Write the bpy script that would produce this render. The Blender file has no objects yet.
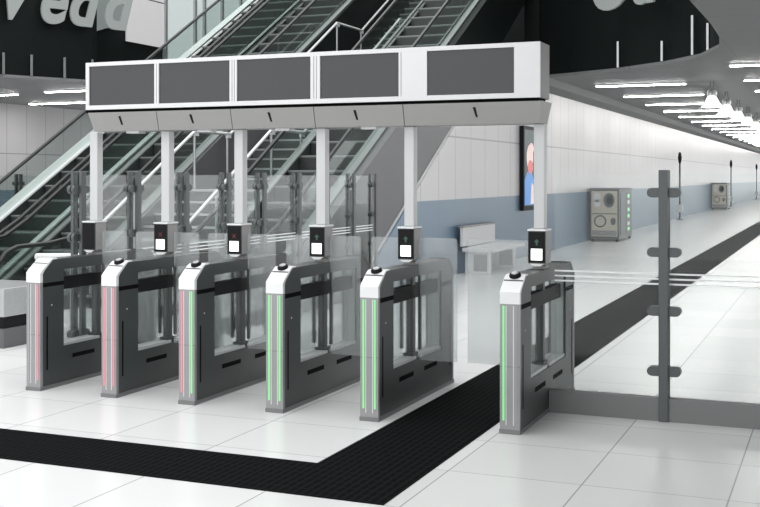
import bpy, math, random
from mathutils import Vector
random.seed(4)
S = bpy.context.scene
C = S.collection
PI = math.pi

# ------------------------------------------------------------------ helpers
class MB:
    def __init__(s): s.v = []; s.f = []; s.m = []; s.smooth = []
    def add(s, vs, fs, mi=0, sm=False):
        o = len(s.v); s.v += [tuple(p) for p in vs]
        for f in fs:
            s.f.append([i + o for i in f]); s.m.append(mi); s.smooth.append(sm)
        return s
    def box(s, x0, x1, y0, y1, z0, z1, mi=0):
        vs = [(x0,y0,z0),(x1,y0,z0),(x1,y1,z0),(x0,y1,z0),(x0,y0,z1),(x1,y0,z1),(x1,y1,z1),(x0,y1,z1)]
        return s.add(vs, [(0,3,2,1),(4,5,6,7),(0,1,5,4),(1,2,6,5),(2,3,7,6),(3,0,4,7)], mi)
    def prism(s, pts, axis, a, b, mi=0):
        """extrude a closed 2D outline along axis between a and b.
        axis 'x': pts are (y,z); 'y': pts are (x,z); 'z': pts are (x,y)"""
        ar = sum(pts[i][0]*pts[(i+1)%len(pts)][1]-pts[(i+1)%len(pts)][0]*pts[i][1] for i in range(len(pts)))
        if ar < 0: pts = pts[::-1]
        def P(p, t):
            return {'x':(t,p[0],p[1]), 'y':(p[0],t,p[1]), 'z':(p[0],p[1],t)}[axis]
        n = len(pts)
        vs = [P(p,a) for p in pts] + [P(p,b) for p in pts]
        fs = [list(range(n))[::-1], list(range(n,2*n))] + [(i,(i+1)%n,(i+1)%n+n,i+n) for i in range(n)]
        if axis == 'y': fs = [list(f)[::-1] for f in fs]
        return s.add(vs, fs, mi)
    def tube(s, path, r, n=10, mi=0, cap=True):
        path = [Vector(p) for p in path]; rings = []
        for i, p in enumerate(path):
            if i == 0: t = path[1]-p
            elif i == len(path)-1: t = p-path[i-1]
            else: t = (path[i+1]-p).normalized()+(p-path[i-1]).normalized()
            t.normalize()
            a = Vector((1,0,0)) if abs(t.x) < .8 else Vector((0,0,1))
            u = t.cross(a).normalized(); w = t.cross(u).normalized()
            rr = r[i] if isinstance(r,(list,tuple)) else r
            rings.append([p + (u*math.cos(2*PI*k/n)+w*math.sin(2*PI*k/n))*rr for k in range(n)])
        vs = [q for R in rings for q in R]; fs = []
        for i in range(len(rings)-1):
            for k in range(n):
                fs.append((i*n+k,(i+1)*n+k,(i+1)*n+(k+1)%n,i*n+(k+1)%n))
        s.add(vs, fs, mi, True)
        if cap:
            s.add(rings[0], [tuple(range(n))], mi); s.add(rings[-1], [tuple(range(n))[::-1]], mi)
        return s
    def lathe(s, prof, c=(0,0,0), n=24, mi=0):
        vs = []; fs = []
        for (r,z) in prof:
            for k in range(n):
                vs.append((c[0]+r*math.cos(2*PI*k/n), c[1]+r*math.sin(2*PI*k/n), c[2]+z))
        for i in range(len(prof)-1):
            for k in range(n):
                fs.append((i*n+k, i*n+(k+1)%n, (i+1)*n+(k+1)%n, (i+1)*n+k))
        return s.add(vs, fs, mi, True)
    def build(s, name, mats, parent=None, bevel=0, loc=None):
        me = bpy.data.meshes.new(name)
        me.from_pydata(s.v, [], s.f)
        for m in (mats if isinstance(mats,(list,tuple)) else [mats]): me.materials.append(m)
        for i,p in enumerate(me.polygons):
            p.material_index = s.m[i]; p.use_smooth = s.smooth[i]
        me.validate(); me.update()
        o = bpy.data.objects.new(name, me); C.objects.link(o)
        if parent: o.parent = parent
        if loc: o.location = loc
        if bevel:
            b = o.modifiers.new('bevel','BEVEL'); b.width = bevel; b.segments = 2; b.limit_method = 'ANGLE'
        return o

def arc(cx, cy, r, a0, a1, n=8):
    return [(cx+r*math.cos(math.radians(a0+(a1-a0)*i/n)), cy+r*math.sin(math.radians(a0+(a1-a0)*i/n))) for i in range(n+1)]
def tag(o, label, cat, group=None):
    o['label'] = label; o['category'] = cat
    if group: o['group'] = group
    return o
def thing(name, label, cat, loc=(0,0,0), rz=0, group=None):
    o = bpy.data.objects.new(name, None); C.objects.link(o)
    o.empty_display_size = .1
    o.location = loc; o.rotation_euler = (0,0,rz)
    return tag(o, label, cat, group)
def struct(o): o['kind'] = 'structure'; return o
def copy_tree(o, parent=None):
    c = o.copy(); C.objects.link(c)
    if parent: c.parent = parent
    for ch in list(o.children): copy_tree(ch, c)
    return c

# ------------------------------------------------------------------ materials
def mat(name, col, rough=.5, metal=0., emit=None, es=0., spec=.5, noise=0., nscale=8.):
    m = bpy.data.materials.new(name); m.use_nodes = True
    nt = m.node_tree; b = nt.nodes['Principled BSDF']
    b.inputs['Base Color'].default_value = (*col,1); b.inputs['Roughness'].default_value = rough
    b.inputs['Metallic'].default_value = metal; b.inputs['Specular IOR Level'].default_value = spec
    if emit: b.inputs['Emission Color'].default_value = (*emit,1); b.inputs['Emission Strength'].default_value = es
    if noise:
        tc = nt.nodes.new('ShaderNodeTexCoord'); nz = nt.nodes.new('ShaderNodeTexNoise')
        nz.inputs['Scale'].default_value = nscale; nz.inputs['Detail'].default_value = 4
        nt.links.new(tc.outputs['Object'], nz.inputs['Vector'])
        mx = nt.nodes.new('ShaderNodeMix'); mx.data_type = 'RGBA'
        mx.inputs[6].default_value = (*[c*(1-noise) for c in col],1)
        mx.inputs[7].default_value = (*[min(1,c*(1+noise)) for c in col],1)
        nt.links.new(nz.outputs['Fac'], mx.inputs[0]); nt.links.new(mx.outputs[2], b.inputs['Base Color'])
    return m
def glass(name, tint=(.93,.96,.95), refl=.06, haze=0., hazecol=(.7,.72,.72), edge=.5):
    m = bpy.data.materials.new(name); m.use_nodes = True
    nt = m.node_tree; N = nt.nodes; L = nt.links
    for n in list(N): N.remove(n)
    out = N.new('ShaderNodeOutputMaterial')
    tr = N.new('ShaderNodeBsdfTransparent'); tr.inputs[0].default_value = (*tint,1)
    gl = N.new('ShaderNodeBsdfGlossy'); gl.inputs['Roughness'].default_value = .03
    lw = N.new('ShaderNodeFresnel'); lw.inputs['IOR'].default_value = 1.35
    mr = N.new('ShaderNodeMath'); mr.operation = 'MULTIPLY_ADD'; mr.inputs[1].default_value = edge; mr.inputs[2].default_value = refl; mr.use_clamp = True
    L.new(lw.outputs[0], mr.inputs[0])
    mx = N.new('ShaderNodeMixShader'); L.new(mr.outputs[0], mx.inputs[0]); L.new(tr.outputs[0], mx.inputs[1]); L.new(gl.outputs[0], mx.inputs[2])
    last = mx
    if haze:
        df = N.new('ShaderNodeBsdfDiffuse'); df.inputs[0].default_value = (*hazecol,1)
        m2 = N.new('ShaderNodeMixShader'); m2.inputs[0].default_value = haze
        L.new(mx.outputs[0], m2.inputs[1]); L.new(df.outputs[0], m2.inputs[2]); last = m2
    L.new(last.outputs[0], out.inputs[0])
    return m
class NG:
    """small node-math helper on a material"""
    def __init__(s, m):
        s.nt = m.node_tree; s.N = s.nt.nodes; s.L = s.nt.links
        g = s.N.new('ShaderNodeNewGeometry'); sp = s.N.new('ShaderNodeSeparateXYZ')
        s.L.new(g.outputs['Position'], sp.inputs[0]); s.pos = g.outputs['Position']
        s.x, s.y, s.z = sp.outputs
        s.b = s.N['Principled BSDF']
    def op(s, o, a, b=0.):
        n = s.N.new('ShaderNodeMath'); n.operation = o
        for i,v in enumerate((a,b)):
            if isinstance(v,(int,float)): n.inputs[i].default_value = v
            else: s.L.new(v, n.inputs[i])
        return n.outputs[0]
    def line(s, c, off, pitch, w):   # 1 on joint lines
        t = s.op('FRACT', s.op('DIVIDE', s.op('SUBTRACT', c, off-100*pitch), pitch))
        d = s.op('ABSOLUTE', s.op('SUBTRACT', t, .5))
        return s.op('GREATER_THAN', d, .5-w/pitch/2)
    def mix(s, f, a, b):
        n = s.N.new('ShaderNodeMix'); n.data_type = 'RGBA'
        for i,v in ((0,f),(6,a),(7,b)):
            if isinstance(v,(int,float)): n.inputs[i].default_value = v
            elif isinstance(v,tuple): n.inputs[i].default_value = (*v,1)
            else: s.L.new(v, n.inputs[i])
        return n.outputs[2]
    def noise(s, scale, detail=3):
        n = s.N.new('ShaderNodeTexNoise'); n.inputs['Scale'].default_value = scale; n.inputs['Detail'].default_value = detail
        s.L.new(s.pos, n.inputs['Vector']); return n.outputs['Fac']

def floor_mat():
    m = mat('floor_tiles', (.7,.7,.7), .22); g = NG(m)
    j = g.op('MAXIMUM', g.line(g.x,-.56,.8,.009), g.line(g.y,6.28,.8,.007))
    tx = g.op('FLOOR', g.op('DIVIDE', g.op('ADD', g.x, .56), .8)); ty = g.op('FLOOR', g.op('DIVIDE', g.op('SUBTRACT', g.y, 6.28), .8))
    w = g.N.new('ShaderNodeTexWhiteNoise'); w.noise_dimensions = '2D'
    cb = g.N.new('ShaderNodeCombineXYZ'); g.L.new(tx, cb.inputs[0]); g.L.new(ty, cb.inputs[1]); g.L.new(cb.outputs[0], w.inputs['Vector'])
    base = g.mix(w.outputs['Value'], (.75,.755,.75), (.82,.825,.82))
    base = g.mix(g.op('MULTIPLY', g.noise(1.5,5), .25), base, (.68,.69,.69))
    g.L.new(g.mix(g.op('MULTIPLY', j, .8), base, (.30,.31,.31)), g.b.inputs['Base Color'])
    return m
def wall_mat(name):
    m = mat(name, (.8,.8,.8), .35); g = NG(m)
    j = g.op('MAXIMUM', g.line(g.y,.1,.9,.022), g.op('LESS_THAN', g.op('ABSOLUTE', g.op('SUBTRACT', g.z, 2.47)), .016))
    white = g.mix(g.noise(.7,2), (.52,.505,.51), (.58,.57,.575))
    up = g.mix(j, white, (.30,.30,.31))
    blue = g.mix(g.line(g.y,.1,1.8,.015), (.135,.205,.275), (.10,.15,.21))
    g.L.new(g.mix(g.op('GREATER_THAN', g.z, 1.35), blue, up), g.b.inputs['Base Color'])
    return m
def strip_mat():
    m = mat('ribbed_black_matting', (.012,.013,.013), .9, spec=.02); g = NG(m)
    r = g.op('MAXIMUM', g.line(g.x,0,.05,.02), g.line(g.y,0,.10,.012))
    g.L.new(g.mix(r, (.005,.0055,.0055), (.011,.0115,.012)), g.b.inputs['Base Color'])
    return m
def ceil_mat():
    m = mat('ceiling_panels', (.3,.3,.3), .5); g = NG(m)
    j = g.op('MAXIMUM', g.line(g.x,-1.8,1.2,.012), g.line(g.y,0,1.8,.02))
    g.L.new(g.mix(j, g.mix(g.noise(.5,3), (.15,.155,.155), (.20,.205,.205)), (.10,.10,.10)), g.b.inputs['Base Color'])
    return m

M = dict(
    floor=floor_mat(), wall=wall_mat('panelled_wall'), strip=strip_mat(), ceil=ceil_mat(),
    beam=mat('grey_beam', (.16,.165,.165), .5),
    void=mat('black_glazing_and_shade', (.006,.0085,.008), .5, spec=.12, noise=.7, nscale=.35),  # greenish mottle stands in for faint reflections; also blackens unlit cladding
    black=mat('black_plastic', (.007,.007,.008), .5, spec=.15),
    dark=mat('charcoal_metal', (.040,.045,.045), .38, .0, noise=.12, nscale=3),
    darker=mat('slot_black', (.004,.004,.004), .8, spec=.08),
    steel=mat('brushed_steel', (.42,.43,.43), .32, .55, noise=.08, nscale=20),
    lsteel=mat('light_steel', (.62,.63,.63), .3, .25),
    gatefront=mat('satin_grey_metal', (.27,.27,.275), .35, .2),
    white=mat('white_enamel', (.60,.60,.605), .35),
    cap=mat('white_cap', (.74,.745,.745), .3),
    pole=mat('pole_paint', (.50,.505,.51), .35, .1),
    screen=mat('display_glass', (.034,.035,.037), .22, spec=.4, noise=.08, nscale=1.2),
    trough=mat('warm_grey_metal', (.27,.265,.26), .42, .15),
    post=mat('slate_post', (.070,.077,.079), .35, .1),
    glass=glass('clear_glass', (.95,.975,.965), .02),
    bglass=glass('barrier_glass', (.965,.98,.975), .015, .012, (.75,.78,.78), .10),
    leaf=glass('frosted_leaf', (.94,.955,.955), .02, .21, (.56,.575,.58), .3),
    eglass=glass('escalator_glass', (.86,.90,.885), .012, .0, edge=.12),
    stripe=mat('white_film', (.85,.86,.86), .5),
    tread=mat('escalator_tread', (.13,.143,.14), .45, .2, noise=.1, nscale=30),
    riser=mat('escalator_riser', (.028,.032,.031), .5, .1),
    nosing=mat('step_nosing', (.24,.255,.25), .4, .2),
    rubber=mat('handrail_rubber', (.012,.013,.013), .35),
    clad=mat('escalator_cladding', (.105,.105,.11), .42, .1, noise=.05, nscale=1),
    cladd=mat('escalator_inner_panel', (.045,.052,.05), .4, .2),
    deck=mat('escalator_deck_metal', (.17,.185,.18), .38, .1),
    deck_lit=mat('escalator_deck_lit', (.70,.71,.705), .35, .1),  # same deck metal, with the light falling on it put into the colour
    stone=mat('grey_stone_step', (.06,.068,.066), .5, noise=.1, nscale=12),
    lamp=mat('light_strip', (.9,.9,.9), .4, emit=(1,.99,.97), es=38.0),
    pend=mat('pendant_shade_lit', (.9,.9,.9), .4, emit=(1,1,.99), es=1.6),
    red=mat('red_led', (.30,.10,.12), .4, emit=(1,.36,.44), es=.5),
    green=mat('green_led', (.10,.30,.12), .4, emit=(.36,1,.42), es=.55),
    offled=mat('unlit_led', (.30,.30,.30), .35),
    lit=mat('lit_display', (.9,.9,.9), .4, emit=(1,1,1), es=1.0),
    dimred=mat('dim_red_symbol', (.1,.01,.01), .4, emit=(1,.05,.08), es=.10),
    dimgreen=mat('dim_green_symbol', (.01,.05,.03), .4, emit=(.1,.6,.4), es=.05),
    letter=mat('sign_letter', (.20,.215,.21), .5, emit=(.8,.86,.84), es=.12),
    shop=mat('lit_shop_window', (.3,.33,.325), .5, emit=(.86,.96,.94), es=.42),
    shopdim=mat('dim_shop_window', (.12,.14,.135), .5, emit=(.8,.9,.88), es=.14),
    shopw=mat('lit_white_panel', (.3,.3,.3), .5, emit=(.95,.93,.94), es=.36),
    beige=mat('beige_panel', (.50,.46,.38), .5, noise=.06, nscale=9),
    mach=mat('machine_grey', (.085,.095,.10), .4),
    adblue=mat('ad_blue', (.06,.22,.55), .4, emit=(.08,.32,.8), es=.35),
    adpink=mat('ad_pink', (.7,.5,.45), .4, emit=(1,.78,.72), es=.35),
    adred=mat('ad_red', (.6,.12,.1), .4, emit=(.9,.2,.15), es=.3),
    adteal=mat('ad_dark_teal', (.02,.06,.06), .4),
)

# ------------------------------------------------------------------ world, camera
w = bpy.data.worlds.new('World'); S.world = w; w.use_nodes = True
bg = w.node_tree.nodes['Background']; bg.inputs[0].default_value = (.985,.995,1,1); bg.inputs[1].default_value = 2.3
cam = bpy.data.cameras.new('camera'); co = bpy.data.objects.new('camera', cam); C.objects.link(co)
co.location = (0,0,1.75); co.rotation_euler = (PI/2,0,math.radians(22.5))
cam.sensor_width = 36; cam.lens = 36*1112/760; cam.shift_y = -76.5/760; cam.clip_end = 400
S.camera = co
S.view_settings.view_transform = 'Standard'; S.view_settings.look = 'None'
S.view_settings.exposure = 0; S.view_settings.gamma = 1

# ------------------------------------------------------------------ setting
WX = -6.40      # corridor wall
CZ = 4.0        # soffit height
struct(MB().box(-40,16,-8,135,-.2,0).build('floor', M['floor']))
mb = MB().prism([(-2.95,135),(-2.95,6.13),(-30,6.13),(-30,5.48),(-2.25,5.48),(-2.25,135)], 'z', .0005, .004)
o = tag(mb.build('floor_matting_strip', M['strip']), 'black ribbed matting strip turning an L across the pale floor', 'floor strip')
mb = MB().prism([(14.5,0),(135,0),(135,CZ+.05),(21.35,CZ+.05),(14.45,.02)], 'x', WX-.3, WX)
struct(mb.build('wall_right', M['wall']))
struct(MB().box(-23.9,-23.6,-8,60,0,CZ).build('wall_left', M['wall']))
rim = [(WX,24.8),(-5.6,24.4),(-4.4,23.7),(-3.2,22.6),(-2.42,21.5),(-1.95,20.1),(-1.80,18.6),(-1.76,17),(-1.78,14),(-1.78,-8)]
struct(MB().prism(rim+[(16,-8),(16,135),(WX,135)], 'z', CZ, CZ+.06).build('ceiling', M['ceil']))
rim2 = [(-18.3,-8),(-18.3,17.9),(-16.4,22.0),(-17,22.15),(-17,34)]
struct(MB().prism(rim2+[(-24,34),(-24,-8)], 'z', CZ, CZ+.06).build('ceiling_left', M['ceil']))
# beam along the top of the corridor wall
struct(MB().prism([(WX,CZ),(WX+.34,CZ),(WX+.26,CZ-.16),(WX,CZ-.26)], 'y', 23.6, 135).build('trim_1', M['beam']))
# dark glazing around the atrium, upper level
def strip_wall(pts, z0, z1, t=.12):
    mb = MB()
    for (a,b) in zip(pts, pts[1:]):
        a, b = Vector(a), Vector(b); n = Vector((-(b-a).y,(b-a).x)).normalized()*t
        mb.prism([tuple(a),tuple(b),tuple(b+n),tuple(a+n)], 'z', z0, z1)
    return mb
up = [(x+.05, y+.05) for (x,y) in rim[:8]]
struct(strip_wall(up[::-1], CZ+.065, 10, -.12).build('wall_upper', M['void']))
struct(strip_wall([(-18.35,-2),(-18.35,17.9),(-16.45,22.0),(-17.08,22.2)], CZ+.065, 10, .1).build('wall_upper_left', M['void']))
struct(MB().box(-17.35,-17.1,22.3,31,CZ+.065,10).build('wall_upper_left_2', M['void']))
struct(MB().box(-17.2,WX-.31,31,31.2,0,11).build('wall_back', M['void']))
struct(MB().box(WX-.3,WX+.05,24.82,31,CZ+.065,11).build('wall_upper_right', M['void']))

# rim posts (short light mullions on the edge of the opening)
mb = thing('rim_balustrade', 'dark glass balustrade with short grey mullions along the curved opening edge at upper right', 'balustrade', (0,0,CZ+.065))
for (x,y,h) in ((-4.35,23.65,.55),(-3.3,22.68,.4),(-2.6,21.75,.75),(-2.25,21.1,.5)):
    MB().box(x-.02,x+.02,y-.03,y+.02,.0,h).build('mullion', M['steel'], mb)
mb = thing('rim_balustrade', 'dark glass balustrade with short grey mullions on the ceiling edge at far left', 'balustrade', (0,0,CZ+.065))
for x,y in [(-17.365, 19.836), (-17.086, 20.438), (-16.744, 21.177), (-16.442, 21.829)]:
    MB().box(x-.02,x+.02,y-.02,y+.02,.0,.48).build('mullion', M['steel'], mb)

# shop lettering: outlines of text turned into solid letters
def letters(txt, size, loc, rot, shear, parent, mt, gap=1.0, bold=.03):
    x = 0
    for ch in txt:
        cu = bpy.data.curves.new('glyph','FONT'); cu.body = ch; cu.size = size; cu.shear = shear; cu.extrude = .03; cu.offset = bold; cu.resolution_u = 6
        t = bpy.data.objects.new('glyph', cu); C.objects.link(t)
        bpy.context.view_layer.update()
        dg = bpy.context.evaluated_depsgraph_get()
        me = bpy.data.meshes.new_from_object(t.evaluated_get(dg))
        wd = max(v.co.x for v in me.vertices)
        bpy.data.objects.remove(t)
        me.materials.clear(); me.materials.append(mt)
        o = bpy.data.objects.new('letter', me); C.objects.link(o); o.parent = parent
        o.location = Vector((x,0,0)); x += wd*gap
    parent.location = loc; parent.rotation_euler = rot
t = thing('shop_sign', 'big pale slanted letters on the black upper glazing at far left', 'sign')
letters('Wedd', 1.65, (-17.63,18.91,5.33), (PI/2,0,math.radians(65.1)), .3, t, M['letter'], .93, .045)
t.scale = (.84,1,1)
t = thing('shop_sign', 'pale rounded letters on the black upper glazing right of the gantry', 'sign')
letters('Ou', 1.35, (-4.86,23.3,5.24), (PI/2,0,math.radians(-35)), .15, t, M['letter'], 1.0, .045)

# lit shopfront on the upper level beyond the left escalator
t = thing('shopfront', 'brightly lit white shop window upstairs left of the escalators', 'shopfront', (-17.05,22.2,CZ+.3))
MB().prism([(0,.89),(.9,1.17),(1.8,1.37),(1.8,6),(0,6)],'x',0,.03).build('window', M['shopdim'], t)
MB().box(0,.05,1.8,3.5,.96,2.15).build('panel', M['shopw'], t)
MB().box(0,.05,1.8,3.5,2.19,6).build('panel', M['shopw'], t)
MB().box(0,.03,3.55,8.8,.2,6).build('window', M['shop'], t)
for y in (3.5,5.0,5.5,6.5,7.6): MB().box(0,.10,y,y+.10,.2,6).build('mullion', M['steel'], t)

# ------------------------------------------------------------------ ceiling lights
def strip_light(x0, x1, y, label, group):
    t = thing('ceiling_light', label, 'ceiling light', ((x0+x1)/2,y,CZ), 0, group)
    h = (x1-x0)/2
    MB().box(-h-.02,h+.02,-.08,.08,-.04,0).build('housing', M['lsteel'], t)
    MB().box(-h,h,-.06,.06,-.055,-.04).build('diffuser', M['lamp'], t)
ys = [27.1+3.75*k for k in range(22)]
for k,y in enumerate(ys):
    lab = 'white ceiling light strip in the row over the corridor wall' if k > 2 else ['nearest white ceiling light strip beside the corridor wall beam','second white ceiling light strip from the near end beside the corridor wall','third white ceiling light strip from the near end beside the corridor wall'][k]
    strip_light(-5.5,-3.4,y,lab,'light strips along the corridor wall' if k > 2 else None)
for k,y in enumerate([23.1,26.7,30.2]+[33.6+3.75*j for j in range(14)]):
    lab = ['nearest white ceiling light strip at the upper right corner','second white ceiling light strip at the right edge under the grey ceiling','third white ceiling light strip at the right edge, above the hanging lamps'][k] if k < 3 else 'white ceiling light strip in the far row right of the hanging lamps'
    strip_light(-2.03,.17,y,lab,None if k < 3 else 'light strips right of the hanging lamps')
for (x0,x1,y,lab) in ((-22.9,-20.4,23.8,'white ceiling light strip cut by the left edge of the picture'),
                      (-19.1,-17.3,23.4,'upper white ceiling light strip ending behind the left end of the gantry'),
                      (-22.7,-19.4,27.1,'lower white ceiling light strip just above the pale left wall')):
    strip_light(x0,x1,y,lab,None)

# pendants
def pendant(x,y,lab,group=None):
    t = thing('pendant_lamp', lab, 'pendant lamp', (x,y,CZ-.6), 0, group)
    MB().lathe([(.06,.26),(.10,.24),(.17,.10),(.255,0),(.235,0),(.15,.10),(.08,.22)],n=20).build('shade', M['pend'], t)
    for s in (-1,1):
        MB().lathe([(.0,.40),(.045,.39),(.055,.32),(.045,.25),(0,.24)],(s*.065,0,0),12).build('lamp_cap', M['lsteel'], t)
        MB().tube([(s*.065,0,.39),(s*.03,0,.5),(s*.03,0,.6)],.012,6).build('stem', M['beam'], t)
for k in range(9):
    y = [27.2,30.6,34.0,37.4,40.8,44.2,47.6,51,54.4][k]
    lab = ['nearest and largest white cone pendant lamp under the grey ceiling','second white cone pendant lamp from the near end of the row','third white cone pendant lamp from the near end of the row'][k] if k < 3 else 'white cone pendant lamp in the far end of the hanging row'
    pendant(-2.80+.02*k, y, lab, None if k < 3 else 'pendant lamps far down the corridor')

# ------------------------------------------------------------------ ticket gates
GY = 8.165
GX = [-6.11,-5.365,-4.645,-3.885,-3.12,-2.08]
def build_gate(x, lab, leds, wl, wr, reader=True, group='ticket gates in the row'):
    g = thing('ticket_gate', lab, 'ticket gate', (x,GY,0), 0, group)
    hw, hl = .068, .835
    MB().box(-.074,.074,-hl-.006,hl+.006,0,.03).build('plinth', M['beam'], g)
    b = MB()
    for s in (-1,1):
        pr = [(s*(hl-.03),.03),(s*(hl-.03),.90)] + [(s*p[0],p[1]) for p in arc(hl-(.175 if s < 0 else .145),(.92 if s < 0 else .95),(.145 if s < 0 else .115),0,90,8)] + [(s*.535,1.065),(s*.535,.03)]
        b.prism(pr,'x',-hw,hw)
        b.prism([(s*.535,.03),(s*.535,.33),(0,.33),(0,.03)],'x',-hw,hw)
        b.prism([(s*.535,.975),(s*.535,1.065),(0,1.065),(0,.975)],'x',-hw,hw)
    b.build('body', M['dark'], g)
    for s,n in ((-1,'front_panel'),(1,'rear_panel')):
        MB().box(-.07,.07,min(s*hl,s*(hl-.032)),max(s*hl,s*(hl-.032)),.03,.885).build(n, M['gatefront'], g)
    # white cap over the nose
    for s in (-1,1):
        rr_ = 0
        outer = [(s*(hl+.002),.885),(s*(hl+.002),.965),(s*(hl-.02),.985),(s*(hl-.115),1.055),(s*(hl-.15),1.072),(s*(hl-.215),1.075)]
        inner = [(s*(hl-.215),1.066),(s*(hl-.155),1.063),(s*(hl-.125),1.04),(s*(hl-.05),.98),(s*(hl-.03),.955),(s*(hl-.03),.885)]
        MB().prism(outer+inner,'x',-.071,.071).build('nose_cap', M['cap' if s < 0 else 'dark'], g)
    if reader:
        r = MB().lathe([(.0,.018),(.028,.018),(.036,.014),(.042,.0),(.042,-.01)],n=20)
        o = r.build('card_reader', [M['black']], g, loc=(0,-hl+.135,1.071)); o.rotation_euler = (math.radians(20),0,0)
        q = MB().lathe([(0,.0195),(.025,.0195),(.026,.018)],n=20).build('reader_pad', M['steel'], o)
    for s,c in ((-1,leds[0]),(1,leds[1])):
        MB().box(s*.044-.0075,s*.044+.0075,-hl-.004,-hl+.001,.09,.872).build('light_strip', M[c], g)
        MB().box(s*.026-.003,s*.026+.003,-hl-.002,-hl+.001,.06,.872).build('edge_strip', M['lsteel'], g)
    MB().box(-.07,.07,-hl-.0015,-hl+.001,.455,.46).build('panel_seam', M['beam'], g)
    for s in (-1,1):
        xs = s*hw; x0, x1 = sorted((xs-s*.004, xs+s*.0015))
        for e in (-1,1):
            y0,y1 = sorted((e*.755,e*.738)); MB().box(x0,x1,y0,y1,.16,.60).build('side_slot', M['darker'], g)
            y0,y1 = sorted((e*.80,e*.535)); MB().box(x0,x1,y0,y1,.845,.878).build('side_slot', M['darker'], g)
            y0,y1 = sorted((e*.42,e*.12)); MB().box(x0,x1,y0,y1,.215,.25).build('vent_slot', M['darker'], g)
            o = MB().lathe([(0,.004),(.006,.003),(.007,0)],n=10).build('indicator_lamp', M['white'], g, loc=(xs,e*.69,.69)); o.rotation_euler = (0,s*PI/2,0)
    MB().box(-.03,.03,-.535,.535,.80,.905).build('cross_bar', M['black'], g)
    for s in (-1,1):
        y0,y1 = sorted((s*.535,s*.035)); MB().box(-.004,.004,y0,y1,.33,.975).build('window_pane', M['glass'], g)
        MB().box(-.06,.06,y0,y1,.33,.352).build('window_sill', M['lsteel'], g)
        y0,y1 = sorted((s*.535,s*.523)); MB().box(-.05,.05,y0,y1,.352,.975).build('window_jamb', M['steel'], g)
    MB().box(-.028,.028,-.028,.028,.33,.98).build('center_post', M['dark'], g)
    MB().box(-.040,.040,-.06,.06,.33,.375).build('post_foot', M['dark'], g)
    MB().box(-.05,.05,-.05,.05,1.0,1.088).build('collar', M['trough'], g)
    for s,wd in ((-1,wl),(1,wr)):
        if wd:
            x0,x1 = (.070,.070+wd)
            pr = [(x0,.32),(x1,.32),(x1,1.25)] + arc(x1-.025,1.25,.025,0,90,4) + [(x0,1.275)]
            MB().prism([(s*a,b_) for a,b_ in pr],'y',-.006,.006).build('glass_leaf', M['leaf'], g)
            a0,a1 = sorted((s*.066,s*.085)); MB().box(a0,a1,-.016,.016,.40,.98).build('leaf_hinge', M['dark'], g)
    return g
build_gate(GX[0],'leftmost grey ticket gate, with one red light strip and no round reader on top',('offled','red'),0,.255,False)
build_gate(GX[1],'grey ticket gate second from left, both front light strips red',('red','red'),.255,.245)
build_gate(GX[2],'grey ticket gate third from left, one red and one green light strip',('red','green'),.245,.26)
build_gate(GX[3],'grey ticket gate with two green light strips, fourth from left beside the narrow aisles',('green','green'),.26,.265)
build_gate(GX[4],'grey ticket gate with two green light strips left of the wide black matted aisle',('green','green'),.265,.313)
build_gate(GX[5],'rightmost grey ticket gate joined to the glass barrier, one green light strip',('green','offled'),.50,0)

# validators on the poles
def validator(x, lab, kind):
    t = thing('ticket_validator', lab, 'ticket validator', (x,GY,1.088), 0, 'ticket validators on the poles')
    MB().prism([(-.025,0),(.025,0),(.06,.022),(-.06,.022)],'y',-.105,.04).build('bracket', M['lsteel'], t)
    MB().box(-.066,.066,-.10,.055,.02,.262).build('housing', M['trough'], t, .006)
    MB().box(-.066,.066,-.108,-.098,.02,.262).build('bezel', M['dark'], t)
    f = MB().box(-.062,.062,-.112,-.106,.028,.255).build('screen', M['black'], t)
    MB().box(-.070,.070,-.112,.06,.262,.275).build('top_cap', M['lsteel'], t)
    if kind: MB().box(-.043,.043,-.1145,-.111,.045,.130).build('white_label', M['lit'], f)
    if kind == 'x':
        q = MB()
        for s in (-1,1):
            q.prism([(-.016,.172-.016*s-.003),(.016,.172+.016*s-.003),(.016,.172+.016*s+.003),(-.016,.172-.016*s+.003)],'y',-.1135,-.111)
        q.build('cross_symbol', M['dimred'], f)
    if kind == 'a':
        q = MB().prism([(-.02,.18),(0,.202),(.02,.18),(.007,.18),(.007,.155),(-.007,.155),(-.007,.18)],'y',-.1135,-.111)
        q.build('arrow_symbol', M['dimgreen'], f)
for x,lab,k in zip(GX, ['all black ticket validator without white square over the leftmost gate',
        'ticket validator with red cross over the second gate from left',
        'ticket validator with red cross over the gate with red and green lights',
        'ticket validator with white square on fourth pole from left, narrow aisles both sides',
        'ticket validator with white square on the pole left of the wide aisle',
        'ticket validator with white square over the rightmost gate by the glass barrier'],
        [None,'x','x','a','a','a']):
    validator(x,lab,k)

# ------------------------------------------------------------------ gantry sign
g = thing('sign_gantry', 'long white overhead sign gantry with five dark screens on six poles', 'sign', (-4.09,GY,1.363))
GB = Vector((-4.09,GY,1.363))
def gp(mb, name, m, bevel=0):
    mb.v = [(p[0]-GB.x,p[1]-GB.y,p[2]-GB.z) for p in mb.v]
    return mb.build(name, m, g, bevel)
F = 8.0
gp(MB().box(-6.085,-2.035,F,F+.26,2.335,2.745), 'sign_box', [M['trough']])
scr = [(-6.05,-5.378),(-5.334,-4.646),(-4.578,-3.906),(-3.823,-3.15),(-2.918,-2.232)]
fr = MB()
zs0, zs1 = 2.372, 2.712
fr.box(-6.085,-2.035,F-.02,F,2.335,zs0); fr.box(-6.085,-2.035,F-.02,F,zs1,2.745)
xs = [-6.085]+[v for s in scr for v in s]+[-2.035]; xs[0] = -6.085
for i in range(0,len(xs),2): fr.box(xs[i],xs[i+1],F-.02,F,zs0,zs1)
gp(fr,'frame',M['white'])
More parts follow.
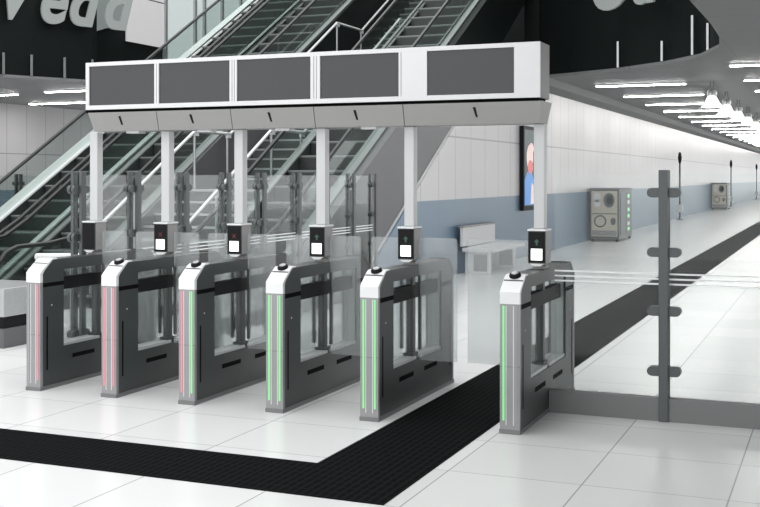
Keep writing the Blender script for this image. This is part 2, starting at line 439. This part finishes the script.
for a,b in scr: gp(MB().box(a,b,F-.008,F+.01,zs0,zs1),'screen',M['screen'])
for x in (-5.356,-4.622,-4.600,-3.876,-3.853,-3.13): gp(MB().box(x-.002,x+.002,F-.0215,F-.015,zs0,zs1),'seam',M['beam'])
gp(MB().box(-6.12,-2.06,F+.03,F+.24,2.31,2.335),'shadow_gap',M['darker'])
js = [-6.07]+[(GX[i]) for i in range(1,5)]+[-2.02]
for i in range(5):
    a,b = js[i]+.003, js[i+1]-.003
    ta = .035 if i == 0 else 0; tb = .03 if i == 4 else 0
    y0,y1,y2,y3 = F-.012,F+.29,F+.03,F+.26
    vs = [(a,y0,2.31),(b,y0,2.31),(b,y1,2.31),(a,y1,2.31),(a+ta,y2,2.147),(b-tb,y2,2.147),(b-tb,y3,2.147),(a+ta,y3,2.147)]
    p = gp(MB().add(vs,[(0,1,2,3),(7,6,5,4),(0,4,5,1),(1,5,6,2),(2,6,7,3),(3,7,4,0)]),'trough_panel',M['trough'])
    c = (a+b)/2-.02 if i < 4 else -2.54
    q = MB(); vs = []
    for (dx,z) in ((-.017,2.275),(.004,2.275),(.017,2.20),(.002,2.20)):
        yy = y0+(2.31-z)/(2.31-2.147)*(y2-y0)
        vs += [(c+dx,yy-.004,z),(c+dx,yy+.01,z)]
    q.add(vs,[(0,2,4,6),(1,7,5,3),(0,1,3,2),(2,3,5,4),(4,5,7,6),(6,7,1,0)])
    gp(q,'camera_slot',M['black'])
    if i < 4: gp(MB().box(c+.02,c+.15,F+.06,F+.16,2.128,2.147),'downlight',M['white'])
for x in GX:
    pole = gp(MB().box(x-.041,x+.041,GY-.041,GY+.041,1.363,2.147),'pole',M['pole'],.006)

# ------------------------------------------------------------------ glass barriers
def barrier(label, p0, ang, L, posts, kick, glass_from=0.0, stripe=True):
    """local x runs along the barrier"""
    t = thing('glass_barrier', label, 'glass barrier', (p0[0],p0[1],0), ang)
    if kick: MB().box(0,L,-.04,.04,0,.165).build('kick_panel', M['beam'], t)
    edges = [glass_from]+[p for p in posts]+[L]
    for a,b in zip(edges,edges[1:]):
        if b-a < .1: continue
        gp_ = MB().box(a+.035,b-.035,-.006,.006,.175 if kick else .06,1.77).build('glass_panel', M['bglass'], t)
        if stripe:
            for z in (1.053,1.016,.98):
                MB().box(a+.035,b-.035,-.0075,-.006,z-.006,z+.006).build('stripe', M['stripe'], gp_)
    for p in posts:
        q = MB().box(p-.033,p+.033,-.062,-.030,0,1.80).box(p-.033,p+.033,.030,.062,0,1.80)
        po = q.build('post', M['post'], t, .004)
        for z in (.355,.787,1.21,1.637):
            for s in (-1,1):
                y0,y1 = sorted((s*.036,s*.008))
                st = [(p-.095,z)] 
                st = arc(p+.085,z,.034,-90,90,8)+arc(p-.085,z,.034,90,270,8)
                MB().prism(st,'y',y0-.002 if s>0 else y0,y1).build('clip', M['post'], po)
    return t
barrier('clear glass barrier with one tall slate post and kick panel right of the gates', (-2.005,GY), 0, 3.6, [.835,1.685,2.535,3.385], True)
barrier('clear glass barrier with a run of dark posts between gates and escalators', (-6.30,8.05), PI/2, 7.0, [.11,.96,1.82,2.68,3.5,4.42,5.25,6.1,6.9], False)
barrier('glass barrier with dark posts beyond the left side of the leftmost escalator', (-12.9,13.2), PI/2, 4.0, [.1,1.9,3.8], False, 0, False)

# ------------------------------------------------------------------ escalators
Y0 = 12.2; TG = math.tan(math.radians(30)); ZT = 7.2
def nz(y): return (y-Y0)*TG
def escalator(label, xc, hwid, wl, wr, ztop=ZT):
    t = thing('escalator', label, 'escalator', (xc,10.8,0), 0, 'escalators climbing to the upper level')
    B = Vector((xc,10.8,0))
    def ep(mb, name, m, par=t, bevel=0):
        mb.v = [(p[0]-B.x,p[1]-B.y,p[2]-B.z) for p in mb.v]
        return mb.build(name, m, par, bevel)
    ye = Y0+ztop/TG
    x0, x1 = xc-hwid, xc+hwid
    prof = [(11.0,0),(11.0,.19),(12.0,.19),(ye+.2,ztop+.2),(ye+1.2,ztop+.2),(ye+1.2,ztop-.95),(ye+.3,ztop-.95),(14.35,0)]
    for a,b in ((x0-wl,x0+.02),(x1-.02,x1+wr)):
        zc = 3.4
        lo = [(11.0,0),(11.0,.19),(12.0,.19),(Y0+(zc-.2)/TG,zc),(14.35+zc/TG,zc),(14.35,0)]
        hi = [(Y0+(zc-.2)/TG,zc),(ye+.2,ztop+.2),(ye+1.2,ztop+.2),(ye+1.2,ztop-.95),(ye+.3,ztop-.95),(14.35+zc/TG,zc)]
        ep(MB().prism(lo,'x',a,b),'side_cladding',M['clad'])
        ep(MB().prism(hi,'x',a,b),'upper_cladding_unlit',M['void'])  # same cladding, painted black for the lack of light higher up
        if b-a > .2: ep(MB().prism([(14.24,.0),(14.36,0),(14.35+.05+zc/TG,zc),(14.35-.08+zc/TG,zc)],'x',b,b+.012) if xc > -8 else MB().box(a-.01,a,11,11.1,0,.1),'edge_trim',M['steel'])
    ep(MB().prism([(13.2,.0),(14.35,0),(ye+.3,ztop-.95),(ye+.3,ztop-.5)],'x',x0+.02,x1-.02),'soffit',M['cladd'])
    ep(MB().box(x0+.02,x1-.02,11.0,12.2,0,.02),'landing_plate',M['steel'])
    top = [(11.0,.192),(12.0,.192),(ye+.2,ztop+.202),(ye+1.2,ztop+.202)]
    for c,a,b in ((x0,x0-wl,x0+.07),(x1,x1-.07,x1+min(wr,.1))):
        ep(MB().prism(top+[(y,z+.03) for y,z in top[::-1]],'x',a,b),'deck',M['deck_lit' if xc < -11 else 'deck'])
        # inner skirt
        rail = [(11.25,.24),(10.98,.30),(10.86,.42),(10.83,.56),(10.88,.70),(11.0,.81),(11.2,.87),(11.8,.88),(12.25,.93),(12.7,nz(12.7)+.85)] + [(y,nz(y)+.85) for y in (15,18,21,ye)] + [(ye+.5,ztop+.95),(ye+1.2,ztop+.97)]
        gl = [(11.05,.222),(12.0,.222),(ye+.2,ztop+.23),(ye+1.2,ztop+.23),(ye+1.2,ztop+.95)]+[(y,z-.01) for y,z in rail[::-1][1:-1]]
        ep(MB().prism(gl,'x',c-.006,c+.006),'glass_balustrade',M['eglass'])
        ep(MB().tube([(c,y,z) for y,z in rail],.030,8),'handrail',M['rubber'])
    sk = [(12.0,.0),(12.0,.19),(ye,ztop+.2),(ye,ztop-.15)]
    for a in (x0+.021,x1-.026): ep(MB().prism(sk,'x',a,a+.005),'skirt_panel',M['cladd'])
    # steps
    run, rise = .40, .40*TG
    proto = MB()
    w0, w1 = x0+.04-xc, x1-.04-xc
    proto.box(w0,w1,.0,run+.02,-.03,0,0); proto.box(w0,w1,.0,.02,-rise,-.03,1); proto.box(w0,w1,-.004,.035,-.012,.003,2)
    first = None; n = int(ztop/rise)
    for k in range(n):
        loc = (0, Y0+k*run-B.y, (k+1)*rise)
        if first is None:
            first = proto.build('step', [M['tread'],M['riser'],M['nosing']], t, loc=loc)
        else:
            c = first.copy(); C.objects.link(c); c.parent = t; c.location = loc
    return t
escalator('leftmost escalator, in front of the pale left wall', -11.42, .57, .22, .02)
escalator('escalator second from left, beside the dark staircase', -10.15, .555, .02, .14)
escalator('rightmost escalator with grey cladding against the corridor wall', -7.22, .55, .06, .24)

# ------------------------------------------------------------------ staircase between the escalators
t = thing('staircase', 'dark fixed staircase with steel handrails between the escalators', 'staircase', (-8.6,12.2,0))
SX0, SX1 = -9.42, -7.86
B = Vector((-8.6,12.2,0))
def sp(mb, name, m, par=t):
    mb.v = [(p[0]-B.x,p[1]-B.y,p[2]-B.z) for p in mb.v]
    return mb.build(name, m, par)
flights = [(12.2,0,9),(16.1,1.56,14),(21.5,3.93,14)]
for (y,z,n) in flights:
    zt = {0:1.56,1.56:3.93,3.93:6.4}[z]; rise = (zt-z)/n; run = rise/TG
    for k in range(n):
        m_ = MB().box(SX0,SX1,y+k*run,y+(k+1)*run+.02,z+k*rise-.02,z+(k+1)*rise,0)
        m_.box(SX0,SX1,y+k*run-.012,y+k*run+.03,z+(k+1)*rise-.03,z+(k+1)*rise+.002,1)
        sp(m_,'step',[M['stone'],M['steel']])
    ys_ = y+n*run
    sp(MB().prism([(y,z-.02),(y,z-.3 if z else 0),(ys_,zt-.3),(ys_,zt-.05)],'x',SX0+.01,SX1-.01),'stringer',M['void'])
    sp(MB().box(SX0,SX1,ys_,ys_+1.3,zt-.2,zt),'landing',M['stone'])
for x in (-9.30,-7.95):
    pts = [(12.0,.90),(12.2,.92),(14.9,2.46),(16.0,2.46),(20.2,4.83),(21.45,4.83),(25.2,7.0)]
    if True:
        sp(MB().tube([(x,y,z) for y,z in pts],.026,8),'handrail',M['lsteel'])
    for (y,zr) in ((12.3,.95),(13.3,1.53),(14.9,2.46),(15.9,2.46),(17.4,3.2),(18.8,3.99),(20.2,4.83),(21.4,4.83)):
        po = sp(MB().tube([(x,y,zr-.9),(x,y,zr)],.02,6),'rail_post',M['steel'])
        sp(MB().box(x-.02,x+.02,y-.02,y+.10,zr-.07,zr+.02),'rail_bracket',M['lsteel'])

# ------------------------------------------------------------------ furniture along the corridor wall
t = thing('bench', 'white bench with backrest by the blue wall behind the wide aisle', 'bench', (-6.1,19.95,0))
MB().box(-.20,-.14,-1.0,1.0,.50,.84).build('backrest', M['white'], t, .01)
MB().box(-.23,-.13,-1.02,1.02,.84,.87).build('top_rail', M['trough'], t)
MB().box(-.16,.42,-1.0,1.15,.41,.48).build('seat', M['white'], t, .01)
for y in (-.88,.75):
    MB().box(-.14,.30,y,y+.14,0,.41).build('leg', M['white'], t)
    MB().box(.02,.27,y-.004,y+.001,.06,.36).build('leg_inset', M['beam'], t)

t = thing('advertising_screen', 'tall narrow wall screen with pink and blue picture behind the rightmost pole', 'screen', (WX+.01,23.75,1.02))
MB().box(0,.09,-.46,.46,0,1.84).build('casing', M['black'], t, .01)
sc = MB().box(.09,.094,-.40,.40,.10,1.76).build('display', M['adteal'], t)
def patch(pts,x1,m_):
    MB().prism(pts,'x',.0945,x1).build('picture_patch', m_, sc)
def ell(cy,cz,ry,rz_,n=20): return [(cy+ry*math.cos(2*PI*i/n),cz+rz_*math.sin(2*PI*i/n)) for i in range(n)]
patch([(-.40,.12),(.40,.12),(.40,.62),(.18,.86),(-.15,.86),(-.40,.66)],.096,M['adblue'])
patch(ell(.04,1.16,.27,.28),.097,M['adpink']); patch(ell(.08,.95,.22,.15),.098,M['adred'])
patch(ell(.16,1.36,.20,.12),.0985,M['adpink']); patch([(.10,.14),(.38,.14),(.34,.55),(.18,.60)],.0975,M['adpink'])

def machine(x,y,lab):
    t = thing('vending_machine', lab, 'vending machine', (x,y,0))
    MB().box(-.36,.42,-1.0,1.0,.06,1.40).build('body', M['mach'], t, .015)
    for (a,b) in ((-.30,-.95),(.36,-.95),(-.30,.95),(.36,.95)):
        MB().tube([(a,b,0),(a,b,.07)],.035,8).build('foot', M['black'], t)
    MB().box(-.38,.44,-1.02,1.02,1.40,1.44).build('top_cap', M['beam'], t)
    p = MB().box(-.32,.38,-1.02,-1.0,.14,1.37).build('end_panel', M['beige'], t)
    MB().box(-.30,.36,-1.028,-1.02,.74,.765).build('divider', M['mach'], p)
    def disc(cx,cz,rx,rz_,m_,y=-1.03,nm='picture_patch'):
        MB().prism([(cx+rx*math.cos(2*PI*i/20),cz+rz_*math.sin(2*PI*i/20)) for i in range(20)],'y',y,-1.018).build(nm, m_, p)
    disc(-.16,1.20,.10,.13,M['white']); disc(-.16,1.03,.085,.10,M['lsteel']); disc(.16,1.12,.15,.20,M['mach']); disc(.17,1.12,.08,.13,M['black'],-1.035)
    disc(-.08,.55,.17,.17,M['mach']); disc(-.08,.55,.13,.13,M['beige'],-1.035); disc(.27,.55,.07,.10,M['mach'])
    MB().box(-.30,.36,-1.028,-1.02,.16,.30).build('grille', M['trough'], p)
    for y_ in (-.42,.42):
        d = MB().box(.42,.435,y_-.40,y_+.40,.14,1.32).build('door', M['mach'], t)
        if y_ > 0:
            for z,m_ in ((1.22,'green'),(1.05,'lsteel'),(.84,'green'),(.66,'green'),(.45,'lsteel'),(.30,'green')): MB().box(.435,.44,y_-.20,y_+.12,z-.05,z+.05).build('window_light', M[m_], d)
    return t
machine(-5.95,31.2,'grey vending machine with beige end panel, nearer of the two by the wall')
machine(-6.0,62.5,'distant grey vending machine with beige end panel far down the corridor')

def pole(y,lab,x=-6.1):
    t = thing('corridor_post', lab, 'post', (x,y,0))
    MB().lathe([(.14,0),(.14,.02),(.05,.04)],n=14).build('base_plate', M['post'], t)
    MB().tube([(0,0,.02),(0,0,2.35)],.035,10).build('shaft', M['post'], t)
    MB().lathe([(0,.50),(.05,.46),(.085,.25),(.05,.05),(0,0)],(0,0,2.28),14).build('head', M['black'], t)
    MB().box(-.12,.12,-.08,.08,.30,.62).build('box', M['lsteel'], t)
pole(46.9,'slim dark post with oval head by the wall, seen over the glass barrier')
pole(70,'slim dark post with oval head right of the distant vending machine')
pole(92,'slim dark post with oval head farthest away at the right edge')

# ------------------------------------------------------------------ clutter left of the first gate
t = thing('steel_cabinet', 'low pale grey cabinet with dark band at the left edge, beside the leftmost gate', 'cabinet', (-8.0,9.3,0))
MB().box(-.75,.12,-.30,.5,0,.20).build('base', M['clad'], t)
MB().box(-.75,.10,-.28,.5,.20,.32).build('band', M['black'], t)
MB().box(-.76,.13,-.31,.51,.32,.61).build('upper_panel', M['steel'], t, .01)
t = thing('guard_rail', 'short white tubular guard rail behind the leftmost gate', 'rail', (-7.5,10.2,0))
MB().tube([(-.95,0,.84),(-.93,0,.84),(.55,.1,.88)],.045,10).build('rail', M['white'], t)
for x in (-.5,.4): MB().tube([(x,.05,0),(x,.05,.85)],.025,8).build('leg', M['steel'], t)
